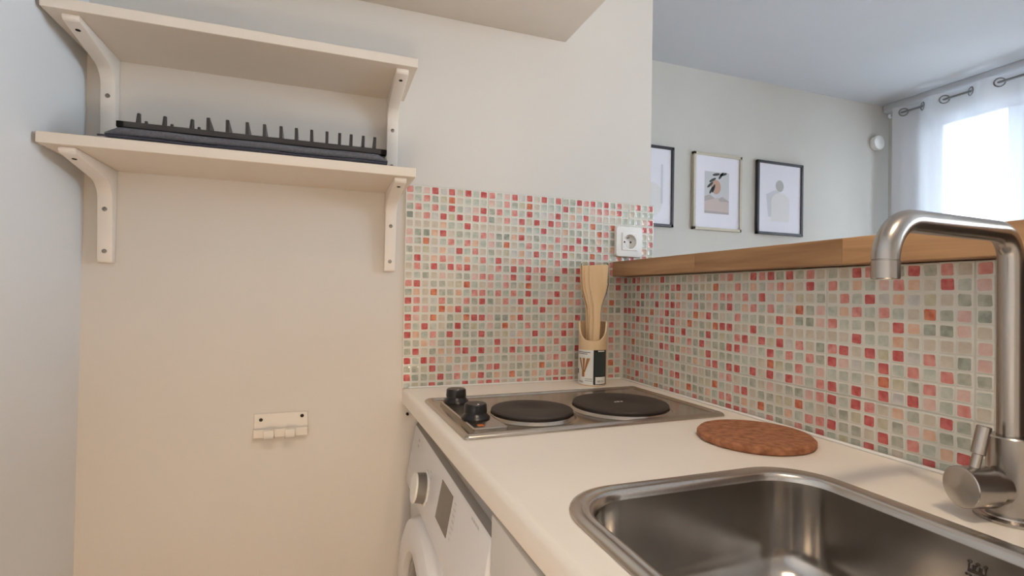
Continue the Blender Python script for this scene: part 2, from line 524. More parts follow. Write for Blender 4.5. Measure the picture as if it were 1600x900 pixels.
for ri, (zt, r0, r1) in enumerate(rows):
    for ci, p in enumerate(backsheets[ri]):
        u0 = XL + .2 * ci
        c0, c1 = 0, 10
        if ci == 3: u0, c0, c1 = XL + .6 - .12, 6, 10       # the last tile is cut to a four-square strip
        if ci == 2 and ri > 0: c1 = 9                       # the half wall covers the last column
        ceramic_tile(wall_back, FB, u0, zt, p, c0, c1, r0, r1, (ri, ci) in ((0, 0), (0, 1), (1, 0)), zmin=ZM if ri == 2 else None, holes=sock)
ZB = 0.2732
barsheets = [[C, Bp, D, D, A], [D, Bp, Bp, C, A]]
for ri, (zt, r1) in enumerate(((ZB, 10), (ZB - .2, 4))):
    for ci, p in enumerate(barsheets[ri]):
        ceramic_tile(wall_bar, FR, .2 * ci + .0005, zt, p, 0, 1 if ci == 4 else 10, 0, r1, ci >= 2, zmin=ZM if ri else None)

# ------------------------------------------------------------------ shelves
def bracket_profile(zb):
    p = [(0, zb), (-.178, zb), (-.178, zb - .006), (-.174, zb - .010), (-.075, zb - .024)]
    for k in range(7):
        a = PI / 2 * k / 6
        p.append((-.024 - .04 * (1 - math.sin(a)) , zb - .026 - .034 * (1 - math.cos(a))))
    p += [(-.018, zb - .172), (-.015, zb - .180), (0, zb - .180)]
    return p

def shelf(zb, label):
    t = thing('wall_shelf', label, 'shelf', (-0.894, 0, zb))
    bm = B(); box(bm, -1.1935, -0.5965, -0.192, -0.0005, zb, zb + .018, .0008, 1)
    obj('board', bm, M_SHELF, t)
    for x0 in (-1.1706, -0.6362):
        br = obj('bracket', prism(B(), bracket_profile(zb), x0, x0 + .0245, 'YZ', .0018), M_BRACKET, t)
        xc = x0 + .0122
        for z, y in ((zb - .078, -.0233), (zb - .158, -.0193)):
            bm = B(); lathe(bm, [(0, .0012), (.0022, .0012), (.0042, .0004), (.0042, -.001)], 16, (xc, y, z), (0, -1, 0.06))
            obj('screw', bm, M_SCREW, br)
        bm = B(); lathe(bm, [(0, .0004), (.0038, .0004), (.0038, -.001)], 16, (xc, -.150, zb - .0134), (0, -.14, -1))
        obj('screw_hole', bm, M_HOLE, br)
    return t
shelf(0.666, 'upper empty cream wall shelf on two white brackets')
shelf(0.449, 'lower cream wall shelf carrying the folded black rack and grey mat')

# folded drying mat and dish rack
ZS = 0.4672
t = thing('drying_mat', 'folded charcoal drying mat lying on the lower shelf under the black rack', 'drying mat', (-.88, -.1, ZS))
def mat_layer(x0, x1, y0, y1, z0, th, seed):
    rnd = random.Random(seed); bm = B(); n = 26
    loops = []
    for k in range(n + 1):
        f = k / n; x = x0 + (x1 - x0) * f
        e = min(1, min(f, 1 - f) * 34) ** .5
        h = th * (.35 + .65 * e); w = .0015 * math.sin(f * 17 + seed)
        ring = []
        for i in range(16):
            a = 2 * PI * i / 16
            cy, cz = math.cos(a), math.sin(a)
            yy = (y0 + y1) / 2 + (y1 - y0) / 2 * math.copysign(abs(cy) ** .35, cy)
            zz = z0 + h / 2 + h / 2 * math.copysign(abs(cz) ** .6, cz)
            ring.append((x, yy + w, zz))
        loops.append(ring)
    return loft(bm, loops, True, True)
obj('lower_fold', mat_layer(-1.112, -.652, -.184, -.02, ZS, .007, 1), M_FELT, t, smooth=60)
obj('upper_fold', mat_layer(-1.108, -.650, -.182, -.02, ZS + .0068, .0185, 2), M_FELT, t, smooth=60)
bm = B(); tube(bm, [(-1.115 + .464 * k / 20, -.1868 + .0006 * math.sin(k), ZS + .0042 + .0010 * math.sin(k * .8)) for k in range(21)], .0016, 8)
obj('binding', bm, M_EDGE, t)
ZR = ZS + .0254
t = thing('dish_rack', 'black plastic dish rack with a row of upright prongs on the folded mat', 'dish rack', (-.87, -.1, ZR))
bm = B()
box(bm, -1.096, -.651, -.170, -.156, ZR, ZR + .0105, .001, 1); box(bm, -1.096, -.651, -.04, -.026, ZR, ZR + .0105, .001, 1)
for x in (-1.096, -.663): box(bm, x, x + .012, -.170, -.026, ZR, ZR + .0105, .001, 1)
for k in range(9): box(bm, -1.05 + k * .045, -1.044 + k * .045, -.16, -.03, ZR + .001, ZR + .006)
obj('base_frame', bm, M_RACK, t)
def fin(x, h, ln, w=.0027):
    bm = B()
    zt = ZR + .0095
    prism(bm, [(-.168, zt), (-.168, zt + h - .001), (-.166, zt + h), (-.1645, zt + h - .001), (-.1645 + ln, zt)], x - w, x + w, 'YZ', .0006, 1)
    return bm
for x in (-1.0654, -1.0273, -.9862):
    bm = B(); cyl(bm, (x, -.165, ZR + .0095), (x + .0006, -.165, ZR + .0275), .0040, .0030, 12, .001); obj('peg', bm, M_RACK, t)
    bm = B(); cyl(bm, (x + .0105, -.162, ZR + .0095), (x + .0105, -.162, ZR + .0160), .0028, .0024, 10, .0005); obj('stub', bm, M_RACK, t)
for x in (-.9608, -.9307, -.8989, -.8705, -.8427, -.8165, -.7897, -.7625, -.7395, -.7184, -.6958, -.6740):
    obj('prong', fin(x, .0245, .078), M_RACK, t)

# hook rail on the wall
t = thing('hook_rail', 'small white plastic wall hook with two dark screws below the shelves', 'hook', (-.843, 0, -.07))
M_RAIL = mat('cream_plastic', (220, 213, 203), 0.4)
bm = B(); box(bm, -.896, -.790, -.004, 0, -.090, -.040, .0012, 1); obj('back_plate', bm, M_RAIL, t)
bm = B(); box(bm, -.896, -.790, -.012, -.003, -.090, -.072, .001, 1); obj('ledge', bm, M_RAIL, t)
for x in (-.875, -.834):
    bm = B(); box(bm, x, x + .020, -.026, -.011, -.090, -.083, .001, 1); box(bm, x, x + .020, -.026, -.021, -.090, -.071, .001, 1)
    obj('hook', bm, M_RAIL, t)
for x, z in ((-.8825, -.053), (-.802, -.049)):
    bm = B(); lathe(bm, [(0, .0016), (.0036, .001), (.004, -.001)], 14, (x, -.004, z), (0, -1, 0)); obj('screw', bm, M_HOLE, t)

# wall socket
t = thing('wall_socket', 'square white round-pin wall socket on the mosaic above the oak bar', 'socket', (.006, -.008, .368))
yw = -.0072
bm = B()
P0 = rrect(.041, .041, .008, 5)
loft(bm, [[(.006 + a * k, y, .368 + b * k) for a, b in P0] for k, y in ((1.0, yw), (1.0, yw - .007), (.965, yw - .0098), (.56, yw - .0105))], False, False)
obj('frame', bm, M_WHITE, t)
bm = B()
P1 = [(math.cos(q) * .0235 / max(abs(math.cos(q)), abs(math.sin(q))), math.sin(q) * .0235 / max(abs(math.cos(q)), abs(math.sin(q)))) for q in (2 * PI * k / 48 for k in range(48))]
circ = lambda r, y: [(.006 + r * math.cos(math.atan2(b, a)), y, .368 + r * math.sin(math.atan2(b, a))) for a, b in P1]
loft(bm, [[(.006 + a * k, y, .368 + b * k) for a, b in P1] for k, y in ((1.0, yw - .0098), (1.0, yw - .0122), (.97, yw - .0128))] + [circ(.0200, yw - .0128), circ(.0192, yw - .0122), circ(.0188, yw - .0002)], False, True)
ins = obj('insert', bm, M_WHITE, t)
for dx in (-.0095, .0095):
    bm = B(); lathe(bm, [(0, .0004), (.0027, .0004), (.0027, -.0002)], 14, (.006 + dx, yw - .0002, .368), (0, -1, 0)); obj('pin_hole', bm, M_HOLE, ins)
bm = B(); cyl(bm, (.006, yw, .379), (.006, yw - .0105, .379), .0024, .002, 12, .0006); obj('earth_pin', bm, M_SCREW, ins)
bm = B(); cyl(bm, (-.5752, .0, -.0605), (-.5752, -.006, -.0605), .0035, .003, 10); obj('wall_plug', bm, M_HOLE, wall_back)

# ------------------------------------------------------------------ worktop, cabinet, machine
SX, SY, SHX, SHY, SR = -.345, -.905, .180, .224, .075      # sink centre, half sizes, corner radius
def xf(y): return -.5885 - y * .030                         # front edge of the worktop, slightly askew
YE = -1.45
bm = B()
t_ = bmesh.new()
outer = [(xf(-.0005) + .014, -.0005), (-.0065, -.0005), (-.0065, YE), (xf(YE) + .014, YE)]
inner = [(SX + a, SY + b) for a, b in rrect(SHX - .012, SHY - .012, SR - .01, 8)]
for z in (0.0, -.038):
    es = []
    for L in (outer, inner):
        vs = [t_.verts.new((a, b, z)) for a, b in L]
        es += [t_.edges.new((vs[i], vs[(i + 1) % len(vs)])) for i in range(len(vs))]
    bmesh.ops.triangle_fill(t_, use_beauty=True, edges=es)
_merge(bm, t_)
loft(bm, [[(a, b, 0.0) for a, b in inner], [(a, b, -.038) for a, b in inner]])
loft(bm, [[(a, b, 0.0) for a, b in outer], [(a, b, -.038) for a, b in outer]])
nose = [(0, 0)]
for k in range(9):
    a = PI * k / 16
    nose.append((-.005 - .009 * math.sin(a), -.009 + .009 * math.cos(a)))
nose += [(-.014, -.030), (-.011, -.036), (-.004, -.038)]
t_ = bmesh.new(); prev = None
for y in (-.0005, YE):
    cur = [t_.verts.new((xf(y) + .014 + a, y, z)) for a, z in nose]
    if prev:
        for i in range(len(cur) - 1): t_.faces.new((prev[i], prev[i + 1], cur[i + 1], cur[i]))
    t_.faces.new(cur); prev = cur
_merge(bm, t_)
o = obj('worktop', bm, M_TOP, loc=(-.3, -.7, -.038)); tag(o, 'cream laminate worktop with rounded front edge holding hob and sink', 'worktop')
ws = obj('sealant', box(B(), -.575, -.0075, -.0052 - .006, -.0062, 0, .004, .0018, 2), M_WHITE, o)
obj('sealant', box(B(), -.0125, -.0062, -.82, -.006, 0, .004, .0018, 2), M_WHITE, o)

cab = thing('base_cabinet', 'white kitchen base cabinet under the sink, right of the washing machine', 'cabinet', (-.30, -1.0, -.9))
bm = B()
for q in ((-.545, -.05, -.622, -.606, -.82, -.039), (-.545, -.05, -1.42, -1.404, -.82, -.039), (-.07, -.05, -1.404, -.622, -.82, -.039), (-.545, -.07, -1.404, -.622, -.82, -.80)):
    box(bm, *q)
obj('body', bm, M_CAB, cab)
obj('door', box(B(), -.563, -.546, -1.012, -.608, -.80, -.046, .002), M_CAB, cab)
obj('door', box(B(), -.563, -.546, -1.42, -1.016, -.80, -.046, .002), M_CAB, cab)
obj('plinth', box(B(), -.50, -.48, -1.42, -.606, -.9, -.825), M_CAB, cab)

wm = thing('washing_machine', 'white front-loading washing machine under the worktop below the hob', 'washing machine', (-.3, -.3, -.9))
Y0, Y1 = -.592, -.008
bm = B()
prism(bm, [(-.05, -.89), (-.560, -.89), (-.566, -.215), (-.05, -.215)], Y0, Y1, 'XZ', .006)
obj('body', bm, M_WASH, wm)
bm = B()
prism(bm, [(-.05, -.214), (-.577, -.214), (-.575, -.190), (-.557, -.085), (-.549, -.077), (-.05, -.073)], Y0, Y1, 'XZ', .005, 3)
pan = obj('control_panel', bm, M_WASH, wm)
def face(y, z, d=0.0):                                      # a point on the slanted panel
    f = (z + .085) / (-.190 + .085)
    return Vector((-.557 - .018 * f - d, y, z))
nrm = Vector((-1, 0, .16)).normalized()
kc = face(-.208, -.158)
bm = B(); lathe(bm, [(.034, -.002), (.034, .002), (.031, .003), (.029, .003)], 40, kc, nrm); ring = obj('dial_ring', bm, M_WHITE, pan)
bm = B(); lathe(bm, [(.0285, 0), (.0275, .020)], 40, kc, nrm); obj('dial_band', bm, M_GREY, pan, label='grey chrome band of the dial')
bm = B(); lathe(bm, [(.0275, .0195), (.0285, .0205), (.0275, .0235), (.010, .0245), (0, .0245)], 40, kc, nrm); obj('dial', bm, M_WHITE, pan)
bm = B()
a, b, c, d = face(-.322, -.103, .0007), face(-.402, -.103, .0007), face(-.400, -.168, .0007), face(-.318, -.168, .0007)
quad(bm, a, b, c, d); r_ = bmesh.ops.extrude_face_region(bm, geom=bm.faces[:]); bmesh.ops.translate(bm, vec=(.004, 0, 0), verts=[v for v in r_['geom'] if isinstance(v, bmesh.types.BMVert)])
obj('display', bm, M_DARKGLASS, pan, label='taupe display window')
bm = B()
rnd = random.Random(3)
for k in range(7):                                          # faint printed marks round the display
    z = -.106 - k * .009
    a = face(-.415, z, .0006); L = rnd.uniform(.008, .020)
    quad(bm, a, a + Vector((0, -L, 0)), a + Vector((-.0003, -L, -.0018)), a + Vector((-.0003, 0, -.0018)))
for k in range(6):
    a = face(-.225 - .006 * (k % 2), -.118 - k * .011, .0006)
    quad(bm, a, a + Vector((0, -.014, 0)), a + Vector((-.0003, -.014, -.0016)), a + Vector((-.0003, 0, -.0016)))
a = face(-.505, -.092, .0006)
for k in range(4): 
    q = a + Vector((0, -.010 * k, 0)); quad(bm, q, q + Vector((0, -.008, 0)), q + Vector((-.0004, -.008, -.0035)), q + Vector((-.0004, 0, -.0035)))
for k in range(2):
    a = face(-.075, -.098 - .012 * k, .0006); quad(bm, a, a + Vector((0, -.014, 0)), a + Vector((-.0008, -.014, -.006)), a + Vector((-.0008, 0, -.006)))
obj('panel_edge_shade', prism(B(), [(-.5560, -.0850), (-.5485, -.0765), (-.5490, -.0745), (-.5568, -.0830)], Y0 + .004, Y1 - .004, 'XZ', .0004), M_GREY, pan, label='grey strip painted as shade along the panel top')  # grey strip stands in for the shade on the panel's top edge
obj('printed_marks', bm, mat('pale_ink', (204, 202, 202), 0.6), pan)['kind'] = 'stuff'
dc = Vector((-.564, -.245, -.425))
bm = B(); lathe(bm, [(.215, -.002), (.215, .012), (.208, .026), (.190, .034), (.165, .036), (.150, .030), (.146, .016)], 64, dc, (-1, 0, 0))
dr = obj('door', bm, M_WASH, wm)
bm = B(); lathe(bm, [(.147, .014), (.14, .020), (.10, .028), (.05, .032), (0, .033)], 48, dc, (-1, 0, 0)); obj('door_glass', bm, mat('smoked_glass', (40, 42, 46), 0.08), dr, label='dark smoked door glass')

# ------------------------------------------------------------------ hob
RH = math.radians(1.9)
hb = thing('electric_hob', 'stainless two-plate electric hob set into the worktop by the mosaic wall', 'hob', (-.308, -.300, 0), RH)
hx, hy = .2535, .1470
bm = B()
def rr(hx, hy, r, z, ox=0, oy=0, n=6): return [(ox + a, oy + b, z) for a, b in rrect(hx, hy, r, n)]
loft(bm, [rr(hx, hy, .008, .0003), rr(hx, hy, .008, .0026), rr(hx - .002, hy - .002, .007, .0058), rr(hx - .0055, hy - .0055, .006, .0076), rr(hx - .0095, hy - .0095, .006, .0072), rr(hx - .0125, hy - .0125, .007, .0040), rr(hx - .022, hy - .022, .018, .0034)], False, True)
tray = obj('tray', bm, M_HOB, hb, local=True)
bm = B()   # raised ledge under the knobs
loft(bm, [rr(.0290, .112, .006, .0034, -.2035, -.012), rr(.0290, .112, .006, .0090, -.2035, -.012), rr(.0270, .110, .005, .0105, -.2035, -.012)], False, True)
obj('control_ledge', bm, M_HOB, hb, local=True)
for (px, py, r) in ((-.0965, -.040, .0725), (.0905, -.0405, .0900)):
    bm = B(); lathe(bm, [(r + .014, .0034), (r + .008, .0042), (r + .0045, .0080), (r + .0032, .0090), (r + .0022, .0080)], 56, (px, py, 0)); 
    ri_ = obj('trim_ring', bm, M_HOB, hb, local=True)
    bm = B(); lathe(bm, [(r - .002, .005), (r - .002, .0095), (r + .0015, .0105), (r + .002, .0140), (r, .0160), (r - .006, .0166), (r * .33, .0163), (r * .31, .0153), (0, .0153)], 56, (px, py, 0))
    pl = obj('hotplate', bm, M_IRON, hb, local=True)
    if r > .08:
        bm = B()
        for k in range(3): box(bm, px - .010 + .007 * k, px - .006 + .007 * k, py + .002, py + .006 + .002 * (k % 2), .0153, .0158)
        obj('plate_mark', bm, M_PAPER, pl, local=True)
for kx, ky in ((-.206, .077), (-.210, -.060)):
    bm = B(); lathe(bm, [(.0242, .0105), (.0248, .0130), (.0232, .0155), (.0188, .0195), (.0182, .0215), (.0196, .0222), (.0188, .0345), (.0172, .0365), (0, .037)], 36, (kx, ky, 0))
    kn = obj('control_knob', bm, M_BLACK, hb, local=True)
    bm = B(); box(bm, kx - .0012, kx + .0012, ky - .0168, ky - .012,   .0368, .0376); obj('pointer', bm, M_WHITE, kn, local=True)
for kx, ky in ((-.2225, .098), (-.216, -.106)):
    bm = B(); box(bm, kx - .005, kx + .005, ky - .005, ky + .004, .0104, .0112, .0003, 1); obj('indicator_mark', bm, M_ORANGE, hb, local=True, label='orange indicator mark')

# ------------------------------------------------------------------ utensil pot with spatulas
PC = Vector((-.127, -.064, 0.0)); PR = .0352
fa = math.atan2(-1.2017 - PC.y, -.7556 - PC.x)             # towards the viewer's side of the worktop
pot = thing('utensil_pot', 'beige utensil pot with a scooped rim and printed label beside the hob', 'utensil pot', PC)
bm = B(); n = 56
t_ = bmesh.new()
def rim(a):
    d = abs((a - fa + PI) % (2 * PI) - PI)
    s = min(1, d / (PI / 2))
    return .110 + .046 * s ** 2.6
rows_ = []
for r, kind in ((PR - .004, 'b'), (PR - .001, 'b2'), (PR, 'b3'), (PR, 't'), (PR - .0015, 't2'), (PR - .004, 't'), (PR - .004, 'i')):
    ring = []
    for i in range(n):
        a = fa + 2 * PI * i / n; z = {'b': 0.0, 'b2': 0.0004, 'b3': .003, 't': rim(a), 't2': rim(a) + .001, 'i': .004}[kind]
        ring.append((PC.x + r * math.cos(a), PC.y + r * math.sin(a), z))
    rows_.append(ring)
loft(bm, rows_, True, True)
obj('pot_body', bm, M_POT, pot)
def patch(a0, a1, z0, z1, dr=.0003, n=10):
    bm = B(); pr = []
    for k in range(n + 1):
        a = fa + math.radians(a0 + (a1 - a0) * k / n)
        pr.append([bm.verts.new((PC.x + (PR + dr) * math.cos(a), PC.y + (PR + dr) * math.sin(a), z)) for z in (z0, z1)])
    for p, q in zip(pr, pr[1:]): bm.faces.new((p[0], q[0], q[1], p[1]))
    return bm
lb = obj('label', patch(-84, 68, .003, .088, n=24), M_PAPER, pot)
obj('label_panel', patch(4, 66, .004, .0885, .0006), M_LBLACK, lb)
obj('label_panel', patch(10, 58, .026, .083, .0009), M_LGREEN, lb)
obj('label_tag', patch(22, 52, .0845, .0872, .0010), M_PAPER, lb)
obj('barcode_field', patch(12, 58, .006, .023, .0009), M_PAPER, lb)
bm = B()
for a in (20, 25, 29, 36, 44): 
    me_ = patch(a, a + 2.5, .010, .015, .0012, 2); _merge(bm, me_)
for k, (a0, a1) in enumerate(((-70, -8), (-70, -20))): _merge(bm, patch(a0, a1, .0815 - .004 * k, .0832 - .004 * k, .0006))
for a0, a1, z in ((-30, 0, .017), (-30, 0, .0125), (-60, -38, .008), (-62, -40, .0105)): _merge(bm, patch(a0, a1, z, z + .0011, .0006))
_merge(bm, patch(-80, -66, .028, .040, .0006))
obj('label_print', bm, M_INK, lb)['kind'] = 'stuff'
bm = B()   # printed picture: three wooden utensils in a jar
def pstroke(a0, z0, a1, z1, w0, w1, dr=.0007):
    bmx = B(); L = []
    for k in range(7):
        f = k / 6; a = a0 + (a1 - a0) * f; w = w0 + (w1 - w0) * f
        L.append([bmx.verts.new((PC.x + (PR + dr) * math.cos(fa + math.radians(q)), PC.y + (PR + dr) * math.sin(fa + math.radians(q)), z0 + (z1 - z0) * f)) for q in (a - w, a + w)])
    for p, q in zip(L, L[1:]): bmx.faces.new((p[0], q[0], q[1], p[1]))
    return bmx
for a1, w in ((-56, 6), (-36, 6), (-16, 7)):
    _merge(bm, pstroke(-36 + (a1 + 36) * .2, .034, a1, .068, 2.2, w))
_merge(bm, pstroke(-38, .022, -38, .038, 6, 6))
obj('label_picture', bm, M_BRONZE, lb)

# spatulas: one paddle outline, four nested copies
view = Vector((math.cos(fa), math.sin(fa), 0)); side = Vector((-math.sin(fa), math.cos(fa), 0))
def spatula(off, back, lean, name_label):
    pts = [(-.008, .008), (.008, .008), (.0082, .10), (.0085, .175), (.0098, .196), (.0145, .214), (.0195, .232), (.0220, .250), (.0232, .296), (.0215, .299), (-.0215, .297), (-.0232, .294), (-.0226, .262), (-.0205, .240), (-.0150, .218), (-.0100, .198), (-.0083, .176), (-.0080, .10)]
    bm = B(); t2 = bmesh.new()
    fr_, bk = [], []
    for a, z in pts:
        c = PC + side * (off + a + lean * (z - .1)) + view * (-back + .016 * max(0, (z - .1)) )
        fr_.append(t2.verts.new(c + view * .003 + Vector((0, 0, z)))); bk.append(t2.verts.new(c - view * .003 + Vector((0, 0, z))))
    t2.faces.new(fr_); t2.faces.new(bk[::-1])
    for i in range(len(pts)):
        j = (i + 1) % len(pts); t2.faces.new((fr_[i], fr_[j], bk[j], bk[i]))
    bmesh.ops.recalc_face_normals(t2, faces=t2.faces[:])
    bmesh.ops.bevel(t2, geom=[e for e in t2.edges if e.calc_face_angle(0) > 1.0], offset=.0012, segments=2, profile=.5, affect='EDGES')
    _merge(bm, t2)
    o = obj('spatula', bm, M_SPAT, loc=PC + Vector((0, 0, .006)))
    tag(o, name_label, 'spatula', 'wooden spatulas in the pot')
spatula(.0082, -.010, .02, 'frontmost wooden spatula in the beige pot, its whole blade in view')
spatula(.0002, -.001, .00, 'second wooden spatula in the beige pot, just behind the frontmost blade')
spatula(-.0052, .008, -.005, 'third wooden spatula in the beige pot, its left edge showing')
spatula(-.0098, .017, -.01, 'rearmost wooden spatula in the beige pot, nearest the tiles')
bm = B(); loops = []
for k, (z, hw, hd) in enumerate(((.105, .015, .024), (.150, .015, .024), (.185, .017, .024), (.205, .022, .024), (.225, .029, .024), (.25, .0335, .024), (.28, .0345, .023), (.301, .033, .018), (.304, .031, .006))):
    L = []
    for i in range(28):
        a = 2 * PI * i / 28
        wob = 1 + .03 * math.sin(5 * a + k * 1.7) + .02 * math.sin(9 * a - k)
        L.append(PC + side * (.0025 + hw * math.cos(a) * wob) + view * (-.002 + hd * math.sin(a) * wob + .016 * max(0, z - .1)) + Vector((0, 0, z)))
    loops.append(L)
loft(bm, loops, False, False)
o = obj('plastic_wrap', bm, M_FILM, loc=PC + Vector((0, 0, .105)), smooth=80); tag(o, 'clear plastic film wrapped round the wooden spatulas', 'plastic wrap')

# ------------------------------------------------------------------ cork trivet
bm = B(); TR = .0845
lathe(bm, [(0, 0.0), (TR - .003, 0.0), (TR, .003), (TR, .009), (TR - .003, .012), (0, .012)], 64, (0, 0, 0))
for v in bm.verts:
    a = math.atan2(v.co.y, v.co.x); k = 1 + .004 * math.sin(5 * a) + .003 * math.sin(13 * a + 1); v.co.x *= k; v.co.y *= k
bm.transform(Matrix.Translation((-.1235, -.578, .0003)))
o = obj('trivet', bm, M_CORK, loc=(-.1235, -.578, .0003)); tag(o, 'round brown cork trivet on the worktop between hob and sink', 'trivet')

# ------------------------------------------------------------------ sink
sk = thing('sink', 'stainless steel sink bowl set into the worktop in the foreground', 'sink', (SX, SY, 0))
def ring_(d, z, r): return [(SX + a, SY + b, z) for a, b in rrect(SHX - d, SHY - d, r, 10)]
bm = B()
loft(bm, [ring_(0, .0004, .078), ring_(.0008, .0022, .077), ring_(.006, .0042, .072), ring_(.012, .0040, .068), ring_(.0155, .0026, .066), ring_(.0175, .0034, .064), ring_(.0205, .0032, .062), ring_(.0235, .0005, .060), ring_(.0255, -.006, .058)])
obj('rim', bm, M_STEEL, sk, smooth=50)
bm = B()
loft(bm, [ring_(.0254, -.0055, .058), ring_(.0275, -.03, .057), ring_(.0313, -.084, .056), ring_(.0335, -.096, .055), ring_(.039, -.108, .052), ring_(.048, -.117, .047), ring_(.062, -.123, .041), ring_(.085, -.126, .035), ring_(.13, -.128, .02)], False, True)
bowl = obj('bowl', bm, M_SINK, sk, smooth=60)
bm = B(); lathe(bm, [(.042, .0012), (.040, .002), (.032, .0006), (.029, -.002), (0, -.002)], 36, (SX, SY, -.1272)); obj('drain', bm, M_STEEL, bowl)
def wallp(y, z):
    off = .0254 + .0021 * (-z - .0055) / .0245 if z > -.03 else .0275 + .0065 * (-z - .03) / .09
    return Vector((SX + SHX - off - .0007, y, z))
bm = B()
for k, (dy, dz) in enumerate(((.0060, 0.0), (0, -.0003), (-.0060, 0.0))):      # small stamped emblem: three rings over a base line
    c = wallp(-.9055 + dy, -.0185 + dz)
    t_ = bmesh.new()
    lathe(t_, [(.0009, 0), (.0016, .0003), (.0009, .0003)], 14, c, (-1, 0, -.06)); _merge(bm, t_)
    for s in (-1, 1):
        p = wallp(-.9055 + dy * .8, -.0226); box(bm, p.x, p.x + .0006, p.y + s * .0016 - .0004, p.y + s * .0016 + .0004, p.z - .002, p.z + .002)
p = wallp(-.9055, -.0256); box(bm, p.x, p.x + .0006, p.y - .0070, p.y + .0070, p.z - .0007, p.z + .0007)
p = wallp(-.9055, -.0273); box(bm, p.x, p.x + .0006, p.y - .0070, p.y + .0070, p.z - .0004, p.z + .0004)
for k in range(6):
    p = wallp(-.9055 + .0080 - .0032 * k, -.0305); box(bm, p.x, p.x + .0006, p.y - .0009, p.y + .0009, p.z - .0009, p.z + .0009)
obj('stamped_emblem', bm, mat('etched_mark', (64, 56, 50), 0.6), bowl, smooth=0)
p = wallp(-.9345, -.0290)
bm = B(); lathe(bm, [(0, .0006), (.0055, .0006), (.0063, .0010), (.0070, 0)], 24, p, (-1, 0, -.06)); obj('overflow_hole', bm, M_HOLE, bowl)

# ------------------------------------------------------------------ tap
TX, TY = -.0945, -.8815
tp = thing('mixer_tap', 'tall brushed nickel kitchen tap with square bent spout behind the sink', 'tap', (TX, TY, 0))
bm = B(); lathe(bm, [(0, .0003), (.0285, .0003), (.0285, .0030), (.0255, .0050), (.0235, .0050), (.0230, .0065), (0, .0065)], 44, (TX, TY, 0)); obj('base_flange', bm, M_TAP, tp)
bm = B(); lathe(bm, [(.0185, .005), (.0185, .0835), (.0172, .0850), (.0105, .0850), (.0105, .083)], 44, (TX, TY, 0)); obj('body', bm, M_TAP, tp)
ZTOP = .2935; R1, R2 = .028, .037
EX = -.2955; EY = TY - .010
pts = [(TX, TY, .084), (TX, TY, .14), (TX, TY, .20), (TX, TY, ZTOP - R1)]
hd = Vector((EX - TX, EY - TY, 0)); Lh = hd.length; hd.normalize()
for k in range(1, 10):
    a = PI / 2 * k / 9; d = R1 * (1 - math.cos(a)); pts.append((TX + hd.x * d, TY + hd.y * d, ZTOP - R1 + R1 * math.sin(a)))
for f in (.33, .66): 
    d = R1 + (Lh - R1 - R2) * f; pts.append((TX + hd.x * d, TY + hd.y * d, ZTOP))
for k in range(0, 11):
    a = PI / 2 * k / 10; d = Lh - R2 + R2 * math.sin(a); pts.append((TX + hd.x * d, TY + hd.y * d, ZTOP - R2 + R2 * math.cos(a)))
pts.append((EX, EY, .2572))
bm = B(); tube(bm, pts, .0106, 32); obj('spout', bm, M_TAP, tp, smooth=50)
bm = B(); lathe(bm, [(.0096, .0178), (.0096, .0164), (.0109, .0161), (.0109, .0008), (.0103, 0), (.0092, 0), (.0086, .004), (0, .004)], 32, (EX, EY, .2400)); aer = obj('aerator', bm, M_TAP, tp)
CZt = .0330; CL = .0535
ax = Vector((-.96, .28, 0)).normalized()
bm = B(); lathe(bm, [(.0175, .012), (.0180, .018), (.0180, .024), (.0205, .0245), (.0207, CL - .0008), (.0200, CL)], 48, (TX, TY, CZt), ax); ct = obj('cartridge_housing', bm, M_TAP, tp)
dm = mat('turned_steel', (190, 184, 176), 0.34, 1.0)
dn = dm.node_tree; tg = dn.nodes.new('ShaderNodeTangent'); tg.direction_type = 'RADIAL'; tg.axis = 'Z'
dn.links.new(tg.outputs[0], dn.nodes['Principled BSDF'].inputs['Tangent']); dn.nodes['Principled BSDF'].inputs['Anisotropic'].default_value = 0.85
dme = bmesh.new(); lathe(dme, [(.0200, 0), (.0192, .0004), (0, .0004)], 48)
dmesh = bpy.data.meshes.new('end_cap'); bmesh.ops.recalc_face_normals(dme, faces=dme.faces[:]); dme.to_mesh(dmesh); dme.free(); _finish(dmesh, dm, 30)
dk = bpy.data.objects.new('end_cap', dmesh); COL.objects.link(dk); dk.parent = ct
dk.matrix_local = Matrix.Translation(Vector((0, 0, CZt)) + ax * CL) @ Vector((0, 0, 1)).rotation_difference(ax).to_matrix().to_4x4()
lv0 = Vector((TX, TY, CZt + .0185)) + ax * .0385; lv1 = lv0 + Vector((.0085, -.004, .0435))
d = (lv1 - lv0)
bm = B(); cyl(bm, lv0, lv0 + d * .38, .0045, .0045, 20); cyl(bm, lv0 + d * .34, lv1, .0062, .0062, 24, .0008); obj('lever', bm, M_TAP, tp)

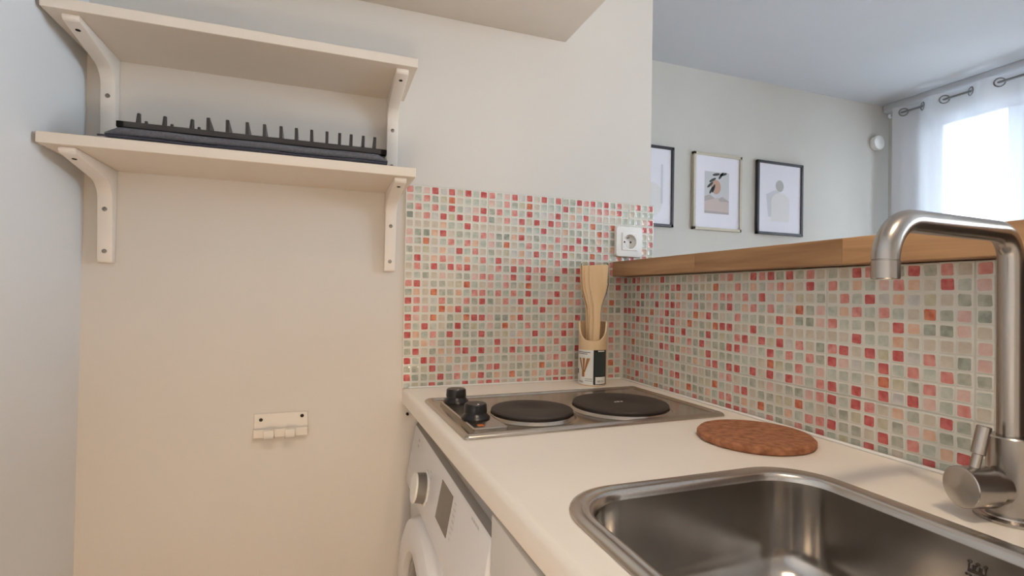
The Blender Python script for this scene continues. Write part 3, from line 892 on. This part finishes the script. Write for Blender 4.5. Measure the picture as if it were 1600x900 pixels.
# ------------------------------------------------------------------ oak bar
bar = thing('bar_counter', 'thick oak bar counter on the tiled half wall, running behind the tap', 'counter', (.13, -.65, .2745))
y_end = -1.30; z0, z1 = .2745, .3130
xs = [-.038 + .0425 * k for k in range(9)]
rnd = random.Random(11)
for k in range(8):
    y = -.001 if k < 2 else -.001
    cuts = [y]
    cuts += ([-.330, -.655, -1.02] if k == 0 else sorted([-rnd.uniform(.15, .4), -rnd.uniform(.5, .75), -rnd.uniform(.85, 1.1)], reverse=True))
    cuts.append(y_end)
    for a, b in zip(cuts, cuts[1:]):
        x0, x1 = xs[k], xs[k + 1]
        # the wall end stands in the way behind x = .082 only beyond y = 0, so every stave starts at the wall face
        bm = B(); box(bm, x0 + .0001, x1 - .0001, b + .0001, a - .0001, z0, z1, .0007, 1)
        obj('stave', bm, M_COUNTER, bar)
pp = obj('bar_end_panel', box(B(), .004, .09, -1.28, -.8245, -.9, .274, .002), M_BROWN, loc=(.05, -1.05, -.9)); tag(pp, 'dark brown panel under the bar at the far right, beside the tap riser', 'panel')

# ------------------------------------------------------------------ pictures
def picture(x0, x1, z0, z1, fm, label):
    y = YF
    t = thing('picture_frame', label, 'picture', ((x0 + x1) / 2, y, z0), group='framed prints on the living room wall')
    w = .0145; bm = B()
    for q in ((x0, x1, z1 - w, z1), (x0, x1, z0, z0 + w), (x0, x0 + w, z0, z1), (x1 - w, x1, z0, z1)):
        box(bm, q[0], q[1], y - .021, y - .001, q[2], q[3], .0008, 1)
    obj('frame', bm, fm, t)
    mt = obj('mount', box(B(), x0 + w, x1 - w, y - .012, y - .004, z0 + w, z1 - w), M_MOUNT, t)
    obj('glass', box(B(), x0 + w, x1 - w, y - .0165, y - .0150, z0 + w, z1 - w), M_GLASS, t)
    return t, mt, y - .0122
def flat(bm, pts, y): bm.faces.new([bm.verts.new((a, y, b)) for a, b in pts]); return bm
def ell(cx, cz, rx, rz, n=24, rot=0.0):
    return [(cx + rx * math.cos(2 * PI * i / n) * math.cos(rot) - rz * math.sin(2 * PI * i / n) * math.sin(rot), cz + rx * math.cos(2 * PI * i / n) * math.sin(rot) + rz * math.sin(2 * PI * i / n) * math.cos(rot)) for i in range(n)]

t, mt, y = picture(.648, .984, .596, 1.026, M_FRAMEB, 'leftmost black-framed print, partly hidden by the kitchen wall')
obj('print', flat(B(), ell(.855, .74, .062, .09), y), M_PALE, mt); obj('print', flat(B(), [(.905, .72), (.918, .72), (.918, .93), (.905, .93)], y - .0004), M_SHADOWG, mt)

t, mt, y = picture(1.113, 1.448, .596, 1.023, M_FRAMEW, 'pale wood framed print of fruit with dark leaves, middle of three')
px0, px1, pz0, pz1 = 1.192, 1.362, .690, .923
obj('print', flat(B(), [(px0, pz0), (px1, pz0), (px1, pz1), (px0, pz1)], y), M_PRINTBG, mt)
h = pz1 - pz0; wd = px1 - px0
obj('print_hill', flat(B(), [(px0, pz0), (px1, pz0), (px1, pz0 + .32 * h), (px0 + .72 * wd, pz0 + .42 * h), (px0 + .5 * wd, pz0 + .34 * h), (px0 + .2 * wd, pz0 + .45 * h), (px0, pz0 + .40 * h)], y - .0003), M_TAUPE, mt)
obj('print_ground', flat(B(), [(px0, pz0 + .06 * h), (px1, pz0 + .05 * h), (px1, pz0 + .30 * h), (px0 + .6 * wd, pz0 + .30 * h), (px0 + .55 * wd, pz0 + .40 * h), (px0 + .3 * wd, pz0 + .34 * h), (px0, pz0 + .28 * h)], y - .0006), M_ROSE, mt)
obj('print_fruit', flat(B(), ell(px0 + .46 * wd, pz0 + .64 * h, .033, .040), y - .0009), M_TAN, mt)
bm = B()
for a, b, r in ((.16, .68, .7), (.26, .80, .5), (.40, .94, .2), (.30, .60, 1.2), (.60, .92, .9), (.70, .96, .3), (.22, .56, 1.0)):
    flat(bm, ell(px0 + a * wd + .01, pz0 + b * h, .026, .0075, 12, r), y - .0012)
obj('print_leaves', bm, M_LEAF, mt)

t, mt, y = picture(1.562, 1.914, .596, 1.024, M_FRAMEB, 'rightmost black-framed print of a pale seated figure and grey disc')
cx = 1.735
obj('print_shadow', flat(B(), [(cx - .085, .70), (cx + .06, .70), (cx + .06, .82), (cx - .03, .86), (cx - .10, .83)], y), M_SHADOWG, mt)
obj('print_arch', flat(B(), [(cx - .062, .675)] + [(cx + .008 - .070 * math.cos(PI * i / 14), .79 + .055 * math.sin(PI * i / 14)) for i in range(15)] + [(cx + .075, .675)], y - .0003), M_PALE, mt)
obj('print_disc', flat(B(), ell(cx + .002, .885, .030, .034), y - .0003), M_STONE, mt)

# smoke detector on the far wall
sd = thing('smoke_detector', 'small round white detector on the living room wall beside the curtain', 'detector', (2.545, YF, 1.233))
bm = B(); lathe(bm, [(.043, 0), (.043, .016)], 36, (2.545, YF - .001, 1.233), (0, -1, 0)); obj('base', bm, M_WHITE, sd)
bm = B(); lathe(bm, [(.046, .016), (.047, .020), (.045, .034), (.038, .038), (0, .039)], 36, (2.545, YF - .001, 1.233), (0, -1, 0)); obj('cover', bm, M_WHITE, sd)

# ------------------------------------------------------------------ curtain and rod
XR, ZRod = 2.56, 1.385
rod = thing('curtain_rod', 'thin grey metal curtain rod across the top of the window', 'curtain rod', (XR, 0, ZRod))
bm = B(); cyl(bm, (XR, 1.0, ZRod), (XR, -2.3, ZRod), .0062, None, 16); obj('pole', bm, M_RODM, rod)
bm = B(); lathe(bm, [(0, 0), (.013, .002), (.015, .014), (.008, .020), (0, .02)], 16, (XR, .999, ZRod), (0, 1, 0)); obj('finial', bm, M_WINF, rod)
for y in (.965, -.66, -2.28):
    bm = B(); box(bm, XR - .004, XW, y - .006, y + .006, ZRod - .016, ZRod - .006, .001, 1); obj('rod_bracket', bm, M_WINF, rod)

def curtain(ya, yb, eyes, label):
    t = thing('curtain', label, 'curtain', (XR, (ya + yb) / 2, -.86), group='voile curtain panels at the window')
    # eyes: list of y where the cloth crosses the rod; cloth alternates to the room side and the window side
    def wave(y):
        e = eyes
        for i in range(len(e) - 1):
            if e[i] >= y >= e[i + 1]:
                f = (e[i] - y) / (e[i] - e[i + 1]); return (1 if i % 2 == 0 else -1) * math.sin(PI * f)
        if y > e[0]: return -math.sin(min(1, (y - e[0]) / .12) * PI / 2)
        return (-1) ** (len(e) - 1) * math.sin(min(1, (e[-1] - y) / .12) * PI / 2)
    bm = bmesh.new(); ny = int(abs(ya - yb) / .012); nz = 14
    grid = []
    for j in range(nz + 1):
        f = j / nz; z = ZRod + .038 - f * (ZRod + .038 + .86)
        row = []
        for i in range(ny + 1):
            y = ya + (yb - ya) * i / ny
            amp = .030 + .012 * f
            x = XR + amp * wave(y) + .012 * f * math.sin(y * 23 + 1.3) + .006 * f * math.sin(y * 51)
            row.append(bm.verts.new((x, y + .012 * f * math.sin(y * 9 + z), z)))
        grid.append(row)
    for a, b in zip(grid, grid[1:]):
        for i in range(ny): bm.faces.new((a[i], a[i + 1], b[i + 1], b[i]))
    obj('cloth', bm, M_CURT, t, smooth=180)
    for i, y in enumerate(eyes):
        s = (1 if i % 2 == 0 else -1)
        dvec = Vector((-.78 * s, 1, 0)).normalized()
        bm = B(); cN = Vector((XR, y, ZRod))
        tube(bm, [cN + .0225 * (math.cos(2 * PI * k / 28) * dvec + math.sin(2 * PI * k / 28) * Vector((0, 0, 1))) for k in range(29)], .0037, 8, False)
        obj('eyelet', bm, M_RODM, t)
    return t
curtain(.985, -.62, [.932, .824, .710, .582, .4535, .33, .21, .09, -.03, -.15, -.27, -.39, -.51], 'sheer white voile eyelet curtain hanging in front of the window')
for o in list(bpy.data.objects):
    if 'origin' in o: del o['origin']
